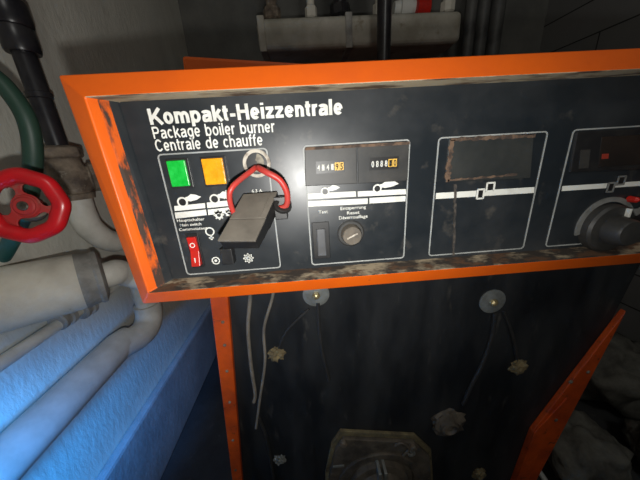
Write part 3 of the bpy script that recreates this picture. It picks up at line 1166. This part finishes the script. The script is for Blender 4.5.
# thick lagged pipe running along the wall
PA, PB2 = on_y(98, 277, 0.19), on_y(-16, 304, 0.105)
R = 0.050
ld = (PA - PB2).normalized()
LL = (PA - PB2).length
lg = thing('lagged_pipe', 'thick cream lagged pipe with a grey taped end, left of the console', 'pipe', (PA.x, PA.y - 0.1, PA.z - R))
b = NB()
lathe(b, PB2, ld, [(0, R), (LL - 0.030, R), (LL - 0.022, R * 0.97)], 48)
obj('lagging', b, LAGGING, lg, smooth=True)
b = NB()
lathe(b, PA - ld * 0.024, ld, [(0, R * 0.985), (0.005, R * 1.0), (0.010, R * 0.96), (0.020, R * 0.93), (0.023, R * 0.97), (0.029, R * 0.95), (0.034, R * 0.72)], 48)
obj('taped_end', b, TAPE, lg, smooth=True)
b = NB()
tube(b, [PA, PA + ld * 0.02, on_y(117, 272, 0.215), on_y(130, 275, 0.24), on_y(152, 281, 0.25), on_y(192, 287, 0.25)], 0.024, 24, 8)
obj('bare_pipe', b, WPIPE, lg, smooth=True)

# white pipe with an elbow low on the wall
pd = on_x(146, 329, XP - 0.01)
rw = 0.026
wp = thing('white_pipe', 'white painted pipe running low along the left wall to an elbow under the console corner', 'pipe', (XP - 0.01, pd.y, pd.z - rw))
b = NB()
X2 = XP - 0.01
RB = 0.031
lathe(b, (X2 - 0.012, -0.9, pd.z + 0.014), (0, 1, 0), [(0, RB), (0.9 + pd.y - 0.075, RB), (0.9 + pd.y - 0.045, rw)], 32)
obj('run', b, WPIPE, wp, smooth=True)
b = NB()
pth = [(X2 - 0.012, pd.y - 0.100, pd.z + 0.014), (X2 - 0.010, pd.y - 0.070, pd.z + 0.011), (X2 - 0.002, pd.y - 0.035, pd.z + 0.002)]
for i in range(9):
    a = math.radians(i * 11.25)
    pth.append((X2, pd.y - 0.012 + 0.042 * math.sin(a), pd.z + 0.042 * (1 - math.cos(a))))
pth.append((X2, pd.y + 0.030, pd.z + 0.055))
tube(b, pth, rw * 1.16, 28, smooth=False)
obj('elbow', b, WPIPE, wp, smooth=True)
b = NB()
tube(b, [(X2, pd.y + 0.030, pd.z + 0.045), (X2, pd.y + 0.030, pd.z + 0.10), (X2 + 0.01, pd.y + 0.030, pd.z + 0.14), (X2 + 0.05, pd.y + 0.03, pd.z + 0.155), (X2 + 0.19, pd.y + 0.03, pd.z + 0.155)], rw * 0.9, 28, 8)
obj('riser', b, WPIPE, wp, smooth=True)

# black riser with rusty valve and white lower bend
XK = -0.44
k0 = on_x(52, 130, XK)
bp = thing('black_riser', 'black painted vertical pipe with screwed couplings, top left against the grey wall', 'pipe', (XK, k0.y, k0.z))
rb = 0.0150
zr = on_x(62, 152, XK).z
b = NB()
lathe(b, (XK, k0.y, zr), (0, 0, 1), [(0, rb), (ZC - zr, rb)], 28)
obj('pipe_run', b, BPIPE, bp, smooth=True)
for u, v0, v1, g_ in ((20, 30, 8, 1.62), (30, 56, 34, 1.5), (45, 100, 94, 1.15)):
    za, zb_ = on_x(u, v0, XK).z, on_x(u, v1, XK).z
    b = NB()
    h = zb_ - za
    lathe(b, (XK, k0.y, za), (0, 0, 1), [(0, rb * (g_ - .1)), (h * .1, rb * g_), (h * .9, rb * g_), (h, rb * (g_ - .12))], 28)
    obj('coupling', b, BPIPE, bp, smooth=True)
# rusty tee
tv = thing('rusty_valve', 'rust-crusted pipe tee below the black pipe, beside the console edge', 'valve', (XK, k0.y, zr - 0.06))
zc2 = on_x(70, 180, XK).z
b = NB()
lathe(b, (XK, k0.y, zr - 0.004), (0, 0, 1), [(-0.008, 0.026), (-0.004, 0.032), (0.010, 0.032), (0.014, 0.022)], 8)
obj('union_nut', b, RUSTY, tv, bevel=0.002)
b = NB()
lathe(b, (XK, k0.y, zc2 - 0.036), (0, 0, 1), [(0, 0.028), (0.010, 0.030), (0.012, 0.026), (0.022, 0.030), (0.036, 0.034), (0.050, 0.032), (0.060, 0.026), (zr - zc2 + 0.030, 0.024)], 28)
for v in b.verts:
    v.co += Vector((noise.noise(v.co * 60), noise.noise(v.co * 60 + Vector((5, 5, 5))), 0)) * 0.003
obj('valve_body', b, RUSTY, tv, smooth=True, angle=60)
b = NB()
lathe(b, (XK, k0.y + 0.004, zc2 + 0.002), (0.72, 0.69, 0), [(0.0, 0.023), (0.026, 0.022), (0.028, 0.027), (0.042, 0.027), (0.044, 0.020), (0.100, 0.019)], 24)
obj('side_outlet', b, RUSTY, tv, smooth=True)
# white bend below the tee, turning into the wall run
wb = NB()
zz = zc2 - 0.036
pB = on_x(100, 250, XK)
tube(wb, [(XK, k0.y, zz + 0.001), (XK, k0.y, zz - 0.035), (XK + 0.001, k0.y + 0.006, zz - 0.062), (XK + 0.004, k0.y + 0.035, pB.z + 0.012), (XK + 0.006, k0.y + 0.085, pB.z + 0.002), (XK + 0.006, k0.y + 0.3, pB.z)], 0.0225, 28, 8)
tag(obj('pipe_bend', wb, WPIPE, None, smooth=True), 'short white pipe bend joining the rusty tee above to the run behind the console', 'pipe')

# small clipped pipe fittings under the lagged pipe
for u, v, r_, lab in ((62, 319, 0.018, 'small grey union ring under the lagged pipe, the nearer of two'), (84, 309, 0.018, 'small grey union ring under the lagged pipe, the farther one')):
    p = on_x(u, v, -0.474)
    b = NB()
    lathe(b, p + Vector((0, -0.012, 0)), (0, 1, 0), [(0, r_ * .8), (0.003, r_), (0.009, r_), (0.011, r_ * .86), (0.016, r_ * .86), (0.018, r_ * 1.05), (0.026, r_ * 1.05), (0.028, r_ * .8)], 24)
    tag(obj('pipe_union', b, TAPE, None, smooth=True), lab, 'pipe fitting')
p = on_x(75, 313, -0.474)
b = NB()
tube(b, [(-0.474, -0.4, p.z), (-0.474, 0.5, p.z), (-0.474, 1.1, p.z)], 0.0105, 20, 4)
tag(obj('thin_pipe', b, WPIPE, None, smooth=True), 'thin grey pipe on the wall, between the lagged pipe and the lower white pipe', 'pipe')

# green pipe with the red handwheel
YG = 0.115
gp = [on_y(-40, 60, YG), on_y(-8, 75, YG), on_y(12, 95, YG), on_y(27, 120, YG), on_y(33, 150, YG), on_y(31, 185, YG), on_y(24, 215, YG)]
gv = thing('green_pipe', 'bent dark green pipe passing behind the red handwheel', 'pipe', gp[4])
b = NB()
tube(b, gp, 0.0098, 20, 8)
obj('upper_run', b, GREENP, gv, smooth=True)
b = NB()
tube(b, [on_y(24, 212, YG), on_y(16, 231, 0.128), on_y(9, 246, 0.146), on_y(3, 257, 0.160)], 0.0100, 20, 8)
obj('lower_run', b, TEALP, gv, smooth=True)
b = NB()
wc = on_y(26, 206, 0.055)
wn = Vector((0.22, -0.95, 0.18)).normalized()
gc = on_y(24, 210, YG)
lathe(b, wc - wn * 0.012, gc - wc, [(0, 0.006), (0.02, 0.006), (0.024, 0.013), ((gc - wc).length, 0.017)], 20)
obj('valve_bonnet', b, RUSTY, gv, smooth=True)

hw = thing('handwheel', 'red scalloped handwheel with kidney-shaped openings at the left edge', 'handwheel', wc)
ax, u_, w_ = frame_of(wn)
RW = 0.0422
n = 96


def wheel_pt(a, r, h):
    return wc + ax * h + (u_ * math.cos(a) + w_ * math.sin(a)) * r


b = NB()
rows = []
m_ = 12
for i in range(n):
    a = 2 * math.pi * i / n
    lob = 1 + 0.022 * math.cos(8 * a + 0.4)
    row = []
    for j in range(m_):
        t = 2 * math.pi * j / m_
        row.append(b.verts.new(wheel_pt(a, (RW - 0.0085) * lob + 0.0088 * math.cos(t), 0.002 + 0.0076 * math.sin(t))))
    rows.append(row)
for i in range(n):
    for j in range(m_):
        A, B = rows[i], rows[(i + 1) % n]
        b.faces.new((A[j], A[(j + 1) % m_], B[(j + 1) % m_], B[j]))
obj('rim', b, WHEELR, hw, smooth=True, angle=80)
b = NB()
NA, NR = 300, 28
u2 = (RIGHT - ax * RIGHT.dot(ax)).normalized()
w2 = ax.cross(u2)
if w2.z < 0:
    w2 = -w2
rads = [0.008 + (0.0315 - 0.008) * i / NR for i in range(NR + 1)]
G = [[b.verts.new(wc + ax * (-0.001 if 0.012 < r < 0.026 else 0.0005) + (u2 * math.cos(2 * math.pi * i / NA) + w2 * math.sin(2 * math.pi * i / NA)) * r) for r in rads] for i in range(NA)]


def in_slot(a, r):
    for s0 in (48, 163, -70):
        d_ = (a - s0 + 180) % 360 - 180
        d_c = max(-30, min(30, d_))
        p_ = Vector((r * math.cos(math.radians(d_)), r * math.sin(math.radians(d_))))
        q_ = Vector((0.0203 * math.cos(math.radians(d_c)), 0.0203 * math.sin(math.radians(d_c))))
        if (p_ - q_).length < 0.0062:
            return True
    return False


for i in range(NA):
    for j in range(NR):
        if in_slot((i + 0.5) * 360 / NA, (rads[j] + rads[j + 1]) / 2):
            continue
        A, B = G[i], G[(i + 1) % NA]
        b.faces.new((A[j], A[j + 1], B[j + 1], B[j]))
web = obj('web', b, WHEELD, hw, smooth=True)
sm = web.modifiers.new('thick', 'SOLIDIFY')
sm.thickness = 0.003
sm.offset = 0
b = NB()
lathe(b, wc, wn, [(-0.010, 0.0105), (0.003, 0.0105), (0.0045, 0.0090), (0.0045, 0.0055)], 32)
obj('hub', b, WHEELD, hw, smooth=True)
b = NB()
lathe(b, wc, wn, [(0.0, 0.0054), (0.0050, 0.0054), (0.0062, 0.0042)], 20)
obj('spindle_end', b, BRASS, hw, smooth=True)

# ------------------------------------------------------------------ distribution pipework at the back
YM = 0.80
a0, a1 = on_y(255, 17, YM), on_y(256, 51, YM)
e0, e1 = on_y(463, 21, YM), on_y(459, 56, YM)
mf = thing('manifold', 'long stained lagged distribution manifold on the back wall above the console', 'manifold', ((a0.x + e0.x) / 2, YM, a1.z))
ztop, zbot = a0.z, a1.z
b = NB()
box(b, a0.x, e0.x, YM, YM + 0.16, zbot, ztop)
obj('lagging', b, LAGCLOTH, mf, bevel=0.02, seg=4)
for u in (262, 349, 388):
    x = on_y(u, 35, YM).x
    b = NB()
    box(b, x - 0.012, x + 0.012, YM - 0.004, YM + 0.164, zbot - 0.004, ztop + 0.004)
    obj('band', b, TAPE if u != 262 else LAGCLOTH, mf, bevel=0.003)
for u in (290, 430):
    b = NB()
    x = on_y(u, 35, YM).x
    box(b, x - 0.015, x + 0.015, YM + 0.155, YB - 0.001, (ztop + zbot) / 2 - 0.02, (ztop + zbot) / 2 + 0.02)
    obj('bracket', b, BPIPE, mf)
stubs = [(272, 0.020, RUSTY, 'rusty brown stub pipe rising from the left end of the manifold'),
         (311, 0.014, LAGGING, 'pale narrow stub pipe rising from the manifold, second from the left'),
         (340, 0.024, BPIPE, 'dark stub pipe rising from the middle of the manifold'),
         (379, 0.015, LAGGING, 'pale stub pipe rising from the manifold just left of the dark hanging pipe'),
         (447, 0.017, LAGGING, 'pale stub pipe rising from the right end of the manifold')]
for u, r_, m, lab in stubs:
    x = on_y(u, 12, YM + 0.08).x
    t = thing('stub_pipe', lab, 'pipe', (x, YM + 0.08, ztop))
    b = NB()
    lathe(b, (x, YM + 0.08, ztop - 0.001), (0, 0, 1), [(0, r_), (ZC - ztop, r_)], 20)
    obj('pipe_run', b, m, t, smooth=True)
    b = NB()
    lathe(b, (x, YM + 0.08, ztop + 0.02), (0, 0, 1), [(0, r_ * 1.1), (0.006, r_ * 1.55), (0.035, r_ * 1.55), (0.041, r_ * 1.1)], 8)
    obj('union_nut', b, m, t)
# small ball valve with red lever
x = on_y(405, 12, YM + 0.08).x
xr = on_y(419, 12, YM + 0.08).x
bv = thing('ball_valve', 'small pale valve with a red cap on top of the manifold', 'valve', (x, YM + 0.06, ztop))
b = NB()
lathe(b, (x - 0.05, YM + 0.06, ztop + 0.035), (1, 0, 0), [(0, 0.02), (0.02, 0.024), (0.022, 0.034), (0.06, 0.034), (0.062, 0.024), (0.085, 0.022)], 20)
lathe(b, (x - 0.005, YM + 0.06, ztop - 0.0005), (0, 0, 1), [(0, 0.015), (0.02, 0.015)], 16)
obj('body', b, mat('pale_valve', (0.7, 0.7, 0.66), rough=0.5), bv, smooth=True)
b = NB()
lathe(b, (xr - 0.028, YM + 0.06, ztop + 0.03), (1, 0, 0), [(0, 0.022), (0.004, 0.036), (0.05, 0.034), (0.056, 0.024)], 20)
obj('cap', b, REDP, bv, smooth=True)

# dark upright pipes in front of and beside the manifold
for u, y, r_, m, lab in ((384, 0.70, 0.022, BPIPE, 'dark pipe hanging down in front of the manifold'),
                         (469, 0.86, 0.020, BPIPE, 'dark grey upright pipe at the manifold end, leftmost of the row of three'),
                         (481, 0.90, 0.022, BPIPE, 'middle upright pipe of the three at the right end of the manifold'),
                         (495, 0.94, 0.026, BPIPE, 'rightmost upright pipe of the row of three beside the block wall')):
    p = on_y(u, 30, y)
    b = NB()
    tube(b, [(p.x, y, 0.0 if u > 400 else 0.98), (p.x, y, ZC - 0.001)], r_, 20, smooth=False)
    tag(obj('upright_pipe', b, mat('dark_grey_pipe', (0.10, 0.10, 0.095), (0.05, 0.05, 0.05), 25, rough=0.55) if u > 400 else m, None, smooth=True), lab, 'pipe')

# ------------------------------------------------------------------ rubble and litter at the lower right
for u, v, y, s, sd, lab in ((578, 462, 0.20, (0.085, 0.085, 0.075), 3, 'largest rounded lump of dark rubble on the floor right of the boiler post'),
                            (668, 462, 0.12, (0.08, 0.07, 0.06), 8, 'dark rubble lump at the lower right corner'),
                            (618, 385, 0.42, (0.15, 0.10, 0.12), 11, 'dark slab of rubble behind the rounded lump, against the right side')):
    d = ray(u, v)
    p = on_z(u, v, s[2] * 0.6)
    b = NB()
    blob(b, p, s[0], s[1], s[2], 0.35, sd, 4, 1.6)
    zmin = min(q.co.z for q in b.verts)
    for q in b.verts:
        q.co.z -= zmin
    tag(obj('rubble_lump', b, STONE, None, smooth=True, angle=180), lab, 'rubble')
p = on_z(541, 474, 0.008)
b = NB()
tube(b, [p + Vector((-0.012, -0.10, 0)), p + Vector((0, 0, 0)), p + Vector((0.004, 0.05, 0))], 0.007, 14, 6)
tag(obj('white_tube', b, mat('white_plastic', (0.7, 0.7, 0.68), rough=0.5), None, smooth=True), 'short white plastic tube lying on the floor by the foot of the right post', 'tube')
